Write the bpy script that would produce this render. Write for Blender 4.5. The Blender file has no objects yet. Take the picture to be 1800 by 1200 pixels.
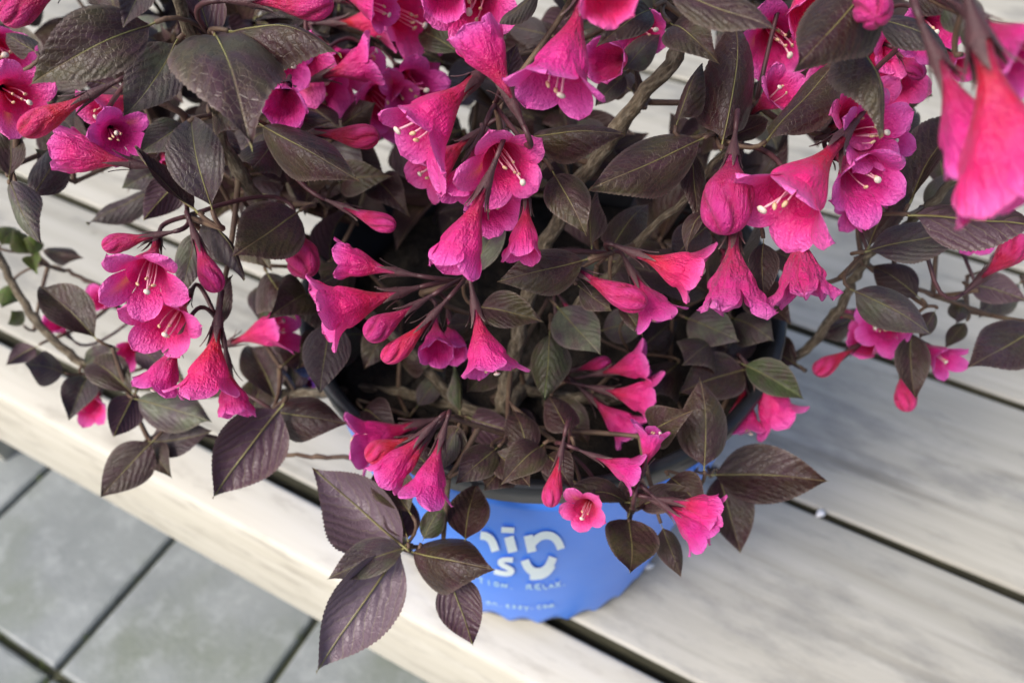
import bpy, math, random
import numpy as np
from mathutils import Vector, Matrix

# ------------------------------------------------------------------ camera, sky, sun, exposure
scene = bpy.context.scene
COL = scene.collection
R = math.radians
CAM_H = 0.50
PITCH = R(48.6)
FPX = 1400.0                                   # focal length in photo pixels (28 mm equivalent)
cam_d = bpy.data.cameras.new('camera')
cam = bpy.data.objects.new('camera', cam_d)
COL.objects.link(cam)
cam.location = (0, 0, CAM_H)
cam.rotation_euler = (math.pi/2 - PITCH, 0, 0)
cam_d.sensor_width = 36.0
cam_d.lens = 28.0
cam_d.clip_start = 0.01
cam_d.clip_end = 500
cam_d.dof.use_dof = True
cam_d.dof.focus_distance = 0.252
cam_d.dof.aperture_fstop = 11.0
scene.camera = cam

SUN_EL, SUN_AZ = 48.0, 235.0                   # soft light from the left and a little behind the camera
world = bpy.data.worlds.new('World')
scene.world = world
world.use_nodes = True
wn = world.node_tree
wn.nodes.clear()
sky = wn.nodes.new('ShaderNodeTexSky')
sky.sky_type = 'NISHITA'
sky.sun_disc = False
sky.sun_elevation = R(SUN_EL)
sky.sun_rotation = R(SUN_AZ)
sky.air_density = 0.85
sky.dust_density = 4.0
sky.ozone_density = 0.6
bg = wn.nodes.new('ShaderNodeBackground')
bg.inputs['Strength'].default_value = 0.13
wo = wn.nodes.new('ShaderNodeOutputWorld')
wn.links.new(sky.outputs[0], bg.inputs[0])
wn.links.new(bg.outputs[0], wo.inputs[0])

sun_d = bpy.data.lights.new('sun', 'SUN')
sun_d.energy = 1.5
sun_d.angle = R(22)
sun_d.color = (1.0, 0.965, 0.91)
sun = bpy.data.objects.new('sun', sun_d)
COL.objects.link(sun)
az = R(SUN_AZ)
to_sun = Vector((math.sin(az)*math.cos(R(SUN_EL)), math.cos(az)*math.cos(R(SUN_EL)), math.sin(R(SUN_EL))))
sun.rotation_euler = to_sun.to_track_quat('Z', 'Y').to_euler()
sun.location = to_sun*3

vs = scene.view_settings
vs.view_transform = 'Standard'
vs.look = 'None'
vs.exposure = 0.68
vs.gamma = 1.0
vs.use_curve_mapping = False
scene.cycles.max_bounces = 8
scene.cycles.use_denoising = True

# ------------------------------------------------------------------ helpers
FWD = Vector((0, math.cos(PITCH), -math.sin(PITCH)))
UP = Vector((0, math.sin(PITCH), math.cos(PITCH)))
RIGHT = Vector((1, 0, 0))
CAM = Vector((0, 0, CAM_H))
rng = random.Random(11)

def ray(x, y):
    return FWD + RIGHT*((x-900)/FPX) + UP*((600-y)/FPX)
def at(x, y, d):
    return CAM + ray(x, y)*d
def on_z(x, y, z):
    r = ray(x, y)
    return CAM + r*((z-CAM_H)/r.z)
def px_of(p):
    v = Vector(p)-CAM
    f = v.dot(FWD)
    return 900+FPX*v.dot(RIGHT)/f, 600-FPX*v.dot(UP)/f, f

def make_mesh(name, verts, faces, mats=(), uvs=None, cols=None, midx=None, smooth=True):
    me = bpy.data.meshes.new(name)
    me.from_pydata([tuple(v) for v in verts], [], [tuple(f) for f in faces])
    for m in mats:
        me.materials.append(m)
    n = len(me.loops)
    vi = np.zeros(n, dtype=np.int32)
    me.loops.foreach_get('vertex_index', vi)
    if uvs is not None:
        uv = me.uv_layers.new(name='UVMap')
        uv.data.foreach_set('uv', np.asarray(uvs, dtype=np.float32)[vi].ravel())
    if cols is not None:
        ca = me.color_attributes.new('tint', 'FLOAT_COLOR', 'POINT')
        c = np.ones((len(verts), 4), dtype=np.float32)
        c[:, :3] = np.asarray(cols, dtype=np.float32)
        ca.data.foreach_set('color', c.ravel())
    if midx is not None:
        me.polygons.foreach_set('material_index', np.asarray(midx, dtype=np.int32))
    if smooth:
        me.polygons.foreach_set('use_smooth', [True]*len(me.polygons))
    me.update()
    return me

def add(name, me, parent=None, mw=None):
    o = bpy.data.objects.new(name, me)
    COL.objects.link(o)
    if parent is not None:
        o.parent = parent
    if mw is not None:
        o.matrix_local = mw
    return o

def tag(o, label=None, cat=None, group=None, kind=None):
    if label: o['label'] = label
    if cat: o['category'] = cat
    if group: o['group'] = group
    if kind: o['kind'] = kind
    return o

class B:
    """collects vertices and faces of one mesh"""
    def __init__(s):
        s.v = []; s.f = []; s.uv = []; s.c = []; s.m = []
    def grid(s, P, UV=None, C=None, m=0, wrap=False, flip=False):
        a, b = P.shape[:2]
        o = len(s.v)
        s.v += [tuple(p) for p in P.reshape(-1, 3)]
        s.uv += ([tuple(p) for p in UV.reshape(-1, 2)] if UV is not None else [(0, 0)]*(a*b))
        s.c += ([tuple(p) for p in C.reshape(-1, 3)] if C is not None else [(1, 1, 1)]*(a*b))
        for i in range(a-1):
            for j in range(b if wrap else b-1):
                k = (j+1) % b
                q = (o+i*b+j, o+i*b+k, o+(i+1)*b+k, o+(i+1)*b+j)
                s.f.append(q[::-1] if flip else q)
                s.m.append(m)
    def tube(s, pts, rads, n=6, m=0, col=(1, 1, 1), cap=True):
        pts = [np.array(p, dtype=float) for p in pts]
        L = len(pts)
        P = np.zeros((L, n, 3)); UV = np.zeros((L, n, 2)); C = np.zeros((L, n, 3))
        t = pts[1]-pts[0]; t /= np.linalg.norm(t)+1e-12
        ref = np.array((0, 0, 1.)) if abs(t[2]) < .9 else np.array((1., 0, 0))
        nx = np.cross(ref, t); nx /= np.linalg.norm(nx)
        acc = 0
        for i in range(L):
            a = pts[min(i+1, L-1)]-pts[max(i-1, 0)]
            a /= np.linalg.norm(a)+1e-12
            nx = nx-a*np.dot(nx, a); nx /= np.linalg.norm(nx)+1e-12
            ny = np.cross(a, nx)
            if i: acc += np.linalg.norm(pts[i]-pts[i-1])
            for j in range(n):
                th = 2*math.pi*j/n
                P[i, j] = pts[i]+(nx*math.cos(th)+ny*math.sin(th))*rads[i]
                UV[i, j] = (j/n, acc)
                C[i, j] = col[i] if isinstance(col, list) else col
        o = len(s.v)
        s.grid(P, UV, C, m, wrap=True)
        if cap:
            s.f.append(tuple(o+(L-1)*n+j for j in range(n))); s.m.append(m)
            s.f.append(tuple(o+j for j in range(n))[::-1]); s.m.append(m)
    def box(s, x0, x1, y0, y1, z0, z1, m=0):
        o = len(s.v)
        for z in (z0, z1):
            for (x, y) in ((x0, y0), (x1, y0), (x1, y1), (x0, y1)):
                s.v.append((x, y, z)); s.uv.append((0, 0)); s.c.append((1, 1, 1))
        for q in ((3, 2, 1, 0), (4, 5, 6, 7), (0, 1, 5, 4), (1, 2, 6, 5), (2, 3, 7, 6), (3, 0, 4, 7)):
            s.f.append(tuple(o+k for k in q)); s.m.append(m)
    def mesh(s, name, mats, smooth=True):
        return make_mesh(name, s.v, s.f, mats, s.uv, s.c, s.m, smooth)

def bez(p0, p1, p2, n):
    return [tuple(p0*(1-t)**2+p1*2*t*(1-t)+p2*t*t) for t in [i/(n-1) for i in range(n)]]

# ------------------------------------------------------------------ materials
def mat(name):
    m = bpy.data.materials.new(name)
    m.use_nodes = True
    nt = m.node_tree
    b = nt.nodes['Principled BSDF']
    return m, nt, b
def N(nt, kind, **kw):
    n = nt.nodes.new(kind)
    for k, v in kw.items():
        setattr(n, k, v)
    return n
def math_n(nt, op, a, b=None, c=None, clamp=False):
    n = nt.nodes.new('ShaderNodeMath'); n.operation = op; n.use_clamp = clamp
    for i, x in enumerate((a, b, c)):
        if x is None: continue
        if isinstance(x, (int, float)): n.inputs[i].default_value = x
        else: nt.links.new(x, n.inputs[i])
    return n.outputs[0]
def mix_n(nt, fac, a, b, blend='MIX'):
    n = nt.nodes.new('ShaderNodeMix'); n.data_type = 'RGBA'; n.blend_type = blend
    for s, x in ((0, fac), (6, a), (7, b)):
        if isinstance(x, (int, float)): n.inputs[s].default_value = x
        elif isinstance(x, tuple): n.inputs[s].default_value = (*x, 1)
        else: nt.links.new(x, n.inputs[s])
    return n.outputs[2]
def ramp(nt, fac, stops):
    n = nt.nodes.new('ShaderNodeValToRGB')
    e = n.color_ramp.elements
    while len(e) < len(stops): e.new(0.5)
    for k, (p, c) in enumerate(stops):
        e[k].position = p; e[k].color = (*c, 1) if len(c) == 3 else c
    nt.links.new(fac, n.inputs[0])
    return n.outputs[0]
def noise(nt, vec, scale, detail=4, rough=.55, out=0):
    n = nt.nodes.new('ShaderNodeTexNoise')
    n.inputs['Scale'].default_value = scale; n.inputs['Detail'].default_value = detail
    n.inputs['Roughness'].default_value = rough
    if vec is not None: nt.links.new(vec, n.inputs['Vector'])
    return n.outputs[out]
def mapping(nt, vec, scale=(1, 1, 1), loc=None):
    n = nt.nodes.new('ShaderNodeMapping')
    n.inputs['Scale'].default_value = scale
    nt.links.new(vec, n.inputs['Vector'])
    if loc is not None: nt.links.new(loc, n.inputs['Location'])
    return n.outputs[0]
def bump(nt, b, height, strength, dist, target='Normal'):
    n = nt.nodes.new('ShaderNodeBump')
    n.inputs['Strength'].default_value = strength; n.inputs['Distance'].default_value = dist
    nt.links.new(height, n.inputs['Height'])
    nt.links.new(n.outputs[0], b.inputs[target])
    return n
def sheet(nt, b, color, amount):
    """thin living tissue: some light passes through"""
    tr = nt.nodes.new('ShaderNodeBsdfTranslucent')
    nt.links.new(color, tr.inputs['Color'])
    mx = nt.nodes.new('ShaderNodeMixShader')
    mx.inputs[0].default_value = amount
    nt.links.new(b.outputs[0], mx.inputs[1]); nt.links.new(tr.outputs[0], mx.inputs[2])
    nt.links.new(mx.outputs[0], nt.nodes['Material Output'].inputs['Surface'])

def petal_material(name, sat=1.0, rough=.36, wr=1.0):
    m, nt, b = mat(name)
    a = N(nt, 'ShaderNodeVertexColor', layer_name='tint').outputs[0]
    tc = N(nt, 'ShaderNodeTexCoord')
    rnd = N(nt, 'ShaderNodeObjectInfo').outputs['Random']
    off = N(nt, 'ShaderNodeCombineXYZ'); nt.links.new(math_n(nt, 'MULTIPLY', rnd, 37.), off.inputs[0])
    v = mapping(nt, tc.outputs['Object'], (1, 1, 1), off.outputs[0])
    n1 = noise(nt, v, 5, 3)
    c = mix_n(nt, math_n(nt, 'MULTIPLY', math_n(nt, 'SUBTRACT', n1, .45, clamp=True), 1.0, clamp=True), a, (.78, .085, .40))
    hs = N(nt, 'ShaderNodeHueSaturation')
    nt.links.new(c, hs.inputs['Color'])
    nt.links.new(math_n(nt, 'MULTIPLY_ADD', rnd, .03, .482), hs.inputs['Hue'])
    nt.links.new(math_n(nt, 'MULTIPLY_ADD', rnd, .25, 1.05), hs.inputs['Value'])
    nt.links.new(hs.outputs[0], b.inputs['Base Color'])
    b.inputs['Roughness'].default_value = rough
    b.inputs['Specular IOR Level'].default_value = .55
    b.inputs['Sheen Weight'].default_value = .14
    b.inputs['Sheen Tint'].default_value = (1., .75, .92, 1)
    b.inputs['Sheen Roughness'].default_value = .4
    fine = noise(nt, v, 42, 3, .6)
    vein = noise(nt, mapping(nt, v, (9, 9, 1.1)), 3, 2)
    h = math_n(nt, 'ADD', math_n(nt, 'MULTIPLY', fine, .5), math_n(nt, 'MULTIPLY', vein, .9))
    bump(nt, b, h, .72*wr, .0018)
    sheet(nt, b, hs.outputs[0], .27)
    return m
M_PETAL = petal_material('petal')
M_WITHER = petal_material('withered_petal', rough=.6, wr=2.2)

def leaf_material(name, top_a, top_b, under, vein_top, vein_under, olive):
    m, nt, b = mat(name)
    uv = N(nt, 'ShaderNodeUVMap').outputs[0]
    sx = N(nt, 'ShaderNodeSeparateXYZ'); nt.links.new(uv, sx.inputs[0])
    u, v = sx.outputs[0], sx.outputs[1]
    mm = math_n(nt, 'ABSOLUTE', math_n(nt, 'SUBTRACT', u, .5))
    inf = N(nt, 'ShaderNodeObjectInfo'); rnd = inf.outputs['Random']
    off = N(nt, 'ShaderNodeCombineXYZ'); nt.links.new(math_n(nt, 'MULTIPLY', rnd, 53.), off.inputs[0])
    vv = mapping(nt, uv, (1, 1.6, 1), off.outputs[0])
    wob = math_n(nt, 'MULTIPLY', noise(nt, vv, 4, 3), 1.1)
    ph = math_n(nt, 'FRACT', math_n(nt, 'ADD', math_n(nt, 'SUBTRACT', math_n(nt, 'MULTIPLY', v, 6.5), math_n(nt, 'MULTIPLY_ADD', math_n(nt, 'MULTIPLY', mm, mm), 11., math_n(nt, 'MULTIPLY', mm, 3.2))), wob))
    dv = math_n(nt, 'ABSOLUTE', math_n(nt, 'SUBTRACT', ph, .5))          # 0.5 on a vein
    side = math_n(nt, 'MULTIPLY', math_n(nt, 'SUBTRACT', dv, .462, clamp=True), 26., clamp=True)
    mid = math_n(nt, 'SUBTRACT', 1., math_n(nt, 'MULTIPLY', mm, 60.), clamp=True)
    vo = N(nt, 'ShaderNodeTexVoronoi', feature='DISTANCE_TO_EDGE')
    vo.inputs['Scale'].default_value = 15; nt.links.new(vv, vo.inputs['Vector'])
    net = math_n(nt, 'SUBTRACT', 1., math_n(nt, 'MULTIPLY', vo.outputs[0], 14.), clamp=True)
    patch = noise(nt, vv, 2.2, 3)
    top = mix_n(nt, patch, top_a, top_b)
    ol = math_n(nt, 'MULTIPLY', math_n(nt, 'SUBTRACT', noise(nt, vv, 1.4, 2), .42, clamp=True), math_n(nt, 'MULTIPLY', rnd, 6.0))
    top = mix_n(nt, math_n(nt, 'MINIMUM', ol, .8), top, olive)
    vm_t = math_n(nt, 'MAXIMUM', math_n(nt, 'MULTIPLY', side, .35), math_n(nt, 'MAXIMUM', math_n(nt, 'MULTIPLY', mid, .8), math_n(nt, 'MULTIPLY', net, .22)))
    pu = math_n(nt, 'MULTIPLY', math_n(nt, 'SUBTRACT', noise(nt, mapping(nt, vv, (1.3, .8, 1)), 3.1, 3), .48, clamp=True), 4., clamp=True)
    top = mix_n(nt, math_n(nt, 'MULTIPLY', pu, .7), top, (.060, .024, .036))
    top = mix_n(nt, vm_t, top, vein_top)
    und = mix_n(nt, math_n(nt, 'MULTIPLY', patch, .6), under, tuple(x*.62 for x in under))
    und = mix_n(nt, math_n(nt, 'MAXIMUM', math_n(nt, 'MULTIPLY', side, .45), mid), und, vein_under)
    back = N(nt, 'ShaderNodeNewGeometry').outputs['Backfacing']
    c = mix_n(nt, back, top, und)
    edge = N(nt, 'ShaderNodeVertexColor', layer_name='tint').outputs[0]
    c = mix_n(nt, math_n(nt, 'MULTIPLY', edge, .35), c, (.22, .17, .15))
    hs = N(nt, 'ShaderNodeHueSaturation'); nt.links.new(c, hs.inputs['Color'])
    nt.links.new(math_n(nt, 'MULTIPLY_ADD', rnd, .60, .72), hs.inputs['Value'])
    nt.links.new(math_n(nt, 'MULTIPLY_ADD', rnd, -.3, 1.32), hs.inputs['Saturation'])
    nt.links.new(hs.outputs[0], b.inputs['Base Color'])
    nt.links.new(math_n(nt, 'MULTIPLY_ADD', noise(nt, vv, 7, 3), .34, .24), b.inputs['Roughness'])
    b.inputs['Specular IOR Level'].default_value = .5
    b.inputs['Sheen Weight'].default_value = .03
    b.inputs['Sheen Roughness'].default_value = .5
    quilt = math_n(nt, 'COSINE', math_n(nt, 'MULTIPLY', dv, 6.28))
    h = math_n(nt, 'SUBTRACT', math_n(nt, 'MULTIPLY', quilt, math_n(nt, 'MULTIPLY_ADD', back, -.22, -.22)), math_n(nt, 'MULTIPLY', mid, .8))
    h = math_n(nt, 'ADD', h, math_n(nt, 'MULTIPLY', net, -.45))
    h = math_n(nt, 'ADD', h, math_n(nt, 'MULTIPLY', noise(nt, vv, 60, 2), .35))
    bump(nt, b, h, .42, .0009)
    sheet(nt, b, hs.outputs[0], .10)
    return m
M_LEAF = leaf_material('leaf_bronze', (.046, .020, .020), (.021, .0085, .0105), (.098, .056, .072), (.15, .115, .065), (.24, .24, .08), (.040, .036, .013))
M_GREEN = leaf_material('leaf_green', (.08, .13, .03), (.10, .09, .035), (.16, .20, .12), (.22, .28, .09), (.25, .30, .10), (.07, .14, .02))
M_OLIVE = leaf_material('leaf_olive', (.032, .036, .017), (.030, .020, .014), (.08, .09, .055), (.17, .22, .08), (.24, .28, .10), (.045, .062, .022))
M_GREYLEAF = leaf_material('leaf_grey_purple', (.078, .057, .066), (.044, .029, .036), (.17, .125, .15), (.20, .19, .11), (.28, .28, .11), (.085, .10, .06))
m, nt, b = mat('midrib')
tc = N(nt, 'ShaderNodeTexCoord')
c = ramp(nt, noise(nt, tc.outputs['Object'], 3, 2), [(.35, (.13, .10, .04)), (.65, (.26, .25, .09))])
nt.links.new(c, b.inputs['Base Color']); b.inputs['Roughness'].default_value = .5
M_RIB = m

m, nt, b = mat('calyx')
a = N(nt, 'ShaderNodeVertexColor', layer_name='tint').outputs[0]
tc = N(nt, 'ShaderNodeTexCoord')
c = mix_n(nt, noise(nt, tc.outputs['Object'], 18, 3), a, (.045, .018, .022))
nt.links.new(c, b.inputs['Base Color']); b.inputs['Roughness'].default_value = .55
b.inputs['Sheen Weight'].default_value = .05
bump(nt, b, noise(nt, tc.outputs['Object'], 60, 2), .4, .001)
M_CALYX = m

m, nt, b = mat('stalk')
tc = N(nt, 'ShaderNodeTexCoord')
c = ramp(nt, noise(nt, tc.outputs['Object'], 160, 3), [(.3, (.035, .012, .016)), (.7, (.10, .035, .04))])
nt.links.new(c, b.inputs['Base Color']); b.inputs['Roughness'].default_value = .5
M_STALK = m

m, nt, b = mat('bark')
tc = N(nt, 'ShaderNodeTexCoord')
uvn = N(nt, 'ShaderNodeUVMap').outputs[0]
n1 = noise(nt, mapping(nt, uvn, (4, 60, 1)), 3, 5, .65)
n2 = noise(nt, tc.outputs['Object'], 260, 4, .65)
c = mix_n(nt, math_n(nt, 'MULTIPLY', math_n(nt, 'SUBTRACT', n2, .45, clamp=True), 3., clamp=True), ramp(nt, n1, [(.34, (.045, .032, .02)), (.48, (.15, .115, .072)), (.66, (.33, .28, .20))]), (.075, .06, .042))
nt.links.new(c, b.inputs['Base Color']); b.inputs['Roughness'].default_value = .8
bump(nt, b, math_n(nt, 'ADD', n1, n2), .9, .002)
M_BARK = m

m, nt, b = mat('young_bark')
tc = N(nt, 'ShaderNodeTexCoord')
c = ramp(nt, noise(nt, tc.outputs['Object'], 90, 4), [(.3, (.06, .03, .022)), (.55, (.13, .08, .05)), (.75, (.17, .13, .07))])
nt.links.new(c, b.inputs['Base Color']); b.inputs['Roughness'].default_value = .65
bump(nt, b, noise(nt, tc.outputs['Object'], 500, 3), .4, .0008)
M_TWIG = m

m, nt, b = mat('pistil'); b.inputs['Base Color'].default_value = (.80, .72, .62, 1); b.inputs['Roughness'].default_value = .5
a = N(nt, 'ShaderNodeVertexColor', layer_name='tint').outputs[0]; nt.links.new(a, b.inputs['Base Color'])
M_STAMEN = m

# weathered pale boards
m, nt, b = mat('weathered_boards')
tc = N(nt, 'ShaderNodeTexCoord'); inf = N(nt, 'ShaderNodeObjectInfo')
off = N(nt, 'ShaderNodeCombineXYZ')
nt.links.new(math_n(nt, 'MULTIPLY', inf.outputs['Random'], 31.), off.inputs[0]); nt.links.new(math_n(nt, 'MULTIPLY', inf.outputs['Random'], 17.), off.inputs[1])
v = mapping(nt, tc.outputs['Object'], (1, 1, 1), off.outputs[0])
grain = noise(nt, mapping(nt, v, (2.4, 46, 46)), 1.6, 6, .6)
blot = noise(nt, mapping(nt, v, (9, 22, 22)), 1.6, 6, .66)
smear = noise(nt, mapping(nt, v, (1.0, 3.4, 3.4)), 3.4, 4, .6)
spots = N(nt, 'ShaderNodeTexVoronoi'); spots.inputs['Scale'].default_value = 26; nt.links.new(mapping(nt, v, (.55, 1, 1)), spots.inputs['Vector'])
base = ramp(nt, grain, [(.25, (.335, .318, .265)), (.5, (.425, .41, .352)), (.75, (.49, .475, .42))])
dirt = math_n(nt, 'MULTIPLY', math_n(nt, 'SUBTRACT', math_n(nt, 'MULTIPLY_ADD', smear, .8, math_n(nt, 'MULTIPLY', blot, 1.0)), .88, clamp=True), 5., clamp=True)
c = mix_n(nt, math_n(nt, 'MULTIPLY', dirt, .58), base, (.19, .19, .18))
streak = math_n(nt, 'MULTIPLY', math_n(nt, 'SUBTRACT', noise(nt, mapping(nt, v, (1.1, 22, 22)), 2.6, 3, .5), .60, clamp=True), 6., clamp=True)
c = mix_n(nt, math_n(nt, 'MULTIPLY', streak, .6), c, (.14, .13, .105))
sp = math_n(nt, 'SUBTRACT', 1., math_n(nt, 'MULTIPLY', spots.outputs[0], 11.), clamp=True)
c = mix_n(nt, math_n(nt, 'MULTIPLY', sp, .5), c, (.12, .11, .08))
nt.links.new(c, b.inputs['Base Color'])
b.inputs['Roughness'].default_value = .72
bump(nt, b, math_n(nt, 'ADD', grain, math_n(nt, 'MULTIPLY', dirt, -.3)), .35, .0015)
M_BOARD = m

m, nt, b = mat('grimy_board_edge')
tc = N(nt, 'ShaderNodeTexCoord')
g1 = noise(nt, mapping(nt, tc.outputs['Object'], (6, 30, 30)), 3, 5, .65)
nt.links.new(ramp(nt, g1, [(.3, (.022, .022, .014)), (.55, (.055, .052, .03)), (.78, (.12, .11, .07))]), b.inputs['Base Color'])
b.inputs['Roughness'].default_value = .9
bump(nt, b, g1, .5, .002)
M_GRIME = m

m, nt, b = mat('lit_board')  # fascia wood: bright light on the bench front put into a paler colour
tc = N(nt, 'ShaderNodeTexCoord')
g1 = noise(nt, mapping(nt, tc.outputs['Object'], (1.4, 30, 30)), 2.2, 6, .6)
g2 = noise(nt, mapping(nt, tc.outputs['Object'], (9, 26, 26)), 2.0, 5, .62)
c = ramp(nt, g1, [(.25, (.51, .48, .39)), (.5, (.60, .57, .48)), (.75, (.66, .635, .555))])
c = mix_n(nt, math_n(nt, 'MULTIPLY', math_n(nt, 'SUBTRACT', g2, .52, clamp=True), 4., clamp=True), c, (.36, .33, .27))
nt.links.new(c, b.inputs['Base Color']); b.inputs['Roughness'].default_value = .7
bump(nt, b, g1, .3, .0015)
M_LIT_BOARD = m

m, nt, b = mat('paving_stone')
tc = N(nt, 'ShaderNodeTexCoord'); inf = N(nt, 'ShaderNodeObjectInfo')
off = N(nt, 'ShaderNodeCombineXYZ'); nt.links.new(math_n(nt, 'MULTIPLY', inf.outputs['Random'], 23.), off.inputs[0])
v = mapping(nt, tc.outputs['Object'], (1, 1, 1), off.outputs[0])
n1 = noise(nt, v, 9, 5, .6); n2 = noise(nt, v, 160, 3, .6); n3 = noise(nt, v, 5, 4)
c = ramp(nt, n1, [(.3, (.19, .215, .222)), (.6, (.265, .293, .298)), (.8, (.34, .365, .37))])
c = mix_n(nt, math_n(nt, 'MULTIPLY', math_n(nt, 'SUBTRACT', n3, .5, clamp=True), 3.5, clamp=True), c, (.135, .165, .11))
c = mix_n(nt, math_n(nt, 'MULTIPLY', n2, .3), c, (.30, .31, .31))
n4 = noise(nt, v, 22, 6, .7)
c = mix_n(nt, math_n(nt, 'MULTIPLY', math_n(nt, 'SUBTRACT', n4, .5, clamp=True), 3., clamp=True), c, (.40, .43, .44))
nt.links.new(c, b.inputs['Base Color']); b.inputs['Roughness'].default_value = .48
bump(nt, b, math_n(nt, 'ADD', n2, n1), .5, .002)
M_SLAB = m

m, nt, b = mat('joint_sand')
tc = N(nt, 'ShaderNodeTexCoord')
c = ramp(nt, noise(nt, tc.outputs['Object'], 14, 5, .65), [(.3, (.05, .047, .035)), (.52, (.075, .085, .04)), (.7, (.12, .11, .085))])
nt.links.new(c, b.inputs['Base Color']); b.inputs['Roughness'].default_value = .95
bump(nt, b, noise(nt, tc.outputs['Object'], 220, 3), .8, .004)
M_JOINT = m

m, nt, b = mat('moss')
tc = N(nt, 'ShaderNodeTexCoord')
c = ramp(nt, noise(nt, tc.outputs['Object'], 120, 3), [(.3, (.035, .06, .015)), (.7, (.10, .13, .03))])
nt.links.new(c, b.inputs['Base Color']); b.inputs['Roughness'].default_value = .95
M_MOSS = m

m, nt, b = mat('black_plastic')
tc = N(nt, 'ShaderNodeTexCoord')
nt.links.new(ramp(nt, noise(nt, tc.outputs['Object'], 60, 4), [(.3, (.012, .013, .016)), (.8, (.028, .03, .036))]), b.inputs['Base Color'])
b.inputs['Roughness'].default_value = .42
bump(nt, b, noise(nt, tc.outputs['Object'], 300, 2), .15, .001)
M_POT = m

m, nt, b = mat('blue_label')
tc = N(nt, 'ShaderNodeTexCoord')
n1 = noise(nt, tc.outputs['Object'], 14, 3)
nt.links.new(ramp(nt, n1, [(.3, (.055, .235, .90)), (.7, (.075, .28, .96))]), b.inputs['Base Color'])
b.inputs['Roughness'].default_value = .38
b.inputs['Specular IOR Level'].default_value = .45
bump(nt, b, noise(nt, tc.outputs['Object'], 22, 2), .12, .004)
M_BLUE = m
m, nt, b = mat('white_print')
tc = N(nt, 'ShaderNodeTexCoord')
nt.links.new(ramp(nt, noise(nt, tc.outputs['Object'], 50, 2), [(.3, (.80, .92, .95)), (.7, (.84, .94, .96))]), b.inputs['Base Color'])
b.inputs['Roughness'].default_value = .4
M_PRINT = m
m, nt, b = mat('light_blue_print')
nt.links.new(ramp(nt, noise(nt, N(nt, 'ShaderNodeTexCoord').outputs['Object'], 50, 2), [(.3, (.36, .62, .90)), (.7, (.42, .68, .92))]), b.inputs['Base Color'])
b.inputs['Roughness'].default_value = .4
M_PRINT2 = m

m, nt, b = mat('potting_soil')
tc = N(nt, 'ShaderNodeTexCoord')
n1 = noise(nt, tc.outputs['Object'], 140, 5, .7)
nt.links.new(ramp(nt, n1, [(.35, (.010, .007, .005)), (.6, (.032, .023, .016)), (.8, (.085, .06, .035))]), b.inputs['Base Color'])
b.inputs['Roughness'].default_value = .95
bump(nt, b, n1, 1., .006)
M_SOIL = m

# ------------------------------------------------------------------ ground, paving
U = Vector((-.883, .469, 0)).normalized()       # direction of the boards
Nn = Vector((-U.y*-1, .883, 0)); Nn = Vector((.469, .883, 0)).normalized()
Z_GROUND = -0.50
rotz = math.atan2(-U.y, -U.x)                   # local x runs along the boards, to the right
bas = Matrix.Rotation(rotz, 4, 'Z')
EX = bas @ Vector((1, 0, 0)); EY = bas @ Vector((0, 1, 0))

g = B(); S = 120.0
g.grid(np.array([[(-S, -S, 0), (S, -S, 0)], [(-S, S, 0), (S, S, 0)]], dtype=float))
ground = add('ground', g.mesh('ground', [M_JOINT], False), None, Matrix.Translation((0, 0, Z_GROUND-.052)))
tag(ground, kind='structure')

SL_W = (on_z(275, 945, Z_GROUND)-on_z(525, 1085, Z_GROUND)).dot(EX)
SL_W = abs(SL_W)
c0 = on_z(93, 1182, Z_GROUND)                   # where four slabs meet
cx0, cy0 = c0.dot(EX), c0.dot(EY)
SL_L = SL_W*1.5
gj = .009
def slab_mesh():
    b_ = B()
    w, l = SL_W-gj, SL_L-gj
    e = .005
    n = 10
    # rounded-edge slab: rings of inset / height
    rings = [(0, -.05), (0, -.006), (.0015, -.002), (e, 0)]
    pts = []
    for ins, z in rings:
        ring = []
        for (sx, sy) in ((-1, -1), (1, -1), (1, 1), (-1, 1)):
            ring.append((sx*(w/2-ins), sy*(l/2-ins), z))
        pts.append(ring)
    b_.grid(np.array(pts), wrap=True)
    o = 4*(len(rings)-1)
    b_.f.append((o, o+1, o+2, o+3)); b_.m.append(0)
    return b_.mesh('paving_slab', [M_SLAB], False)
pv = B(); pv.box(-3.2, 3.0, -2.0, 2.6, -.051, -.012)
paving = add('paving', pv.mesh('paving', [M_JOINT], False), None, Matrix.Translation((0, 0, Z_GROUND)) @ bas)
tag(paving, kind='structure')
sm = slab_mesh()
for i in range(-9, 10):
    for j in range(-3, 6):
        x = cx0+(i+.5)*SL_W; y = cy0+(j+.5)*SL_L
        s = add('paving_slab', sm, paving, Matrix.Translation((x, y, rng.uniform(-.0015, .0015))) @ Matrix.Rotation(rng.uniform(-.004, .004), 4, 'Z'))
# moss in the joints
mo = B()
for k in range(420):
    if rng.random() < .6:
        i = rng.randint(-4, 7); x = cx0+i*SL_W+rng.gauss(0, .003); y = cy0+rng.uniform(-.1, .9)
    else:
        x = cx0+rng.uniform(-.8, 1.6); y = cy0+rng.choice((0, 1))*SL_L+rng.gauss(0, .003)
    if rng.random() < .35: x += rng.gauss(0, .01)
    r = rng.uniform(.002, .006); z = -.006
    for t in range(5):
        a = rng.uniform(0, 6.28); q = rng.uniform(0, r)
        bx, by = x+q*math.cos(a), y+q*math.sin(a)
        tx, ty, tz = bx+rng.gauss(0, .004), by+rng.gauss(0, .004), z+rng.uniform(.004, .012)
        o = len(mo.v)
        mo.v += [(bx-.0015, by, z), (bx+.0015, by, z), (tx, ty, tz)]; mo.uv += [(0, 0)]*3; mo.c += [(1, 1, 1)]*3
        mo.f.append((o, o+1, o+2)); mo.m.append(0)
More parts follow.
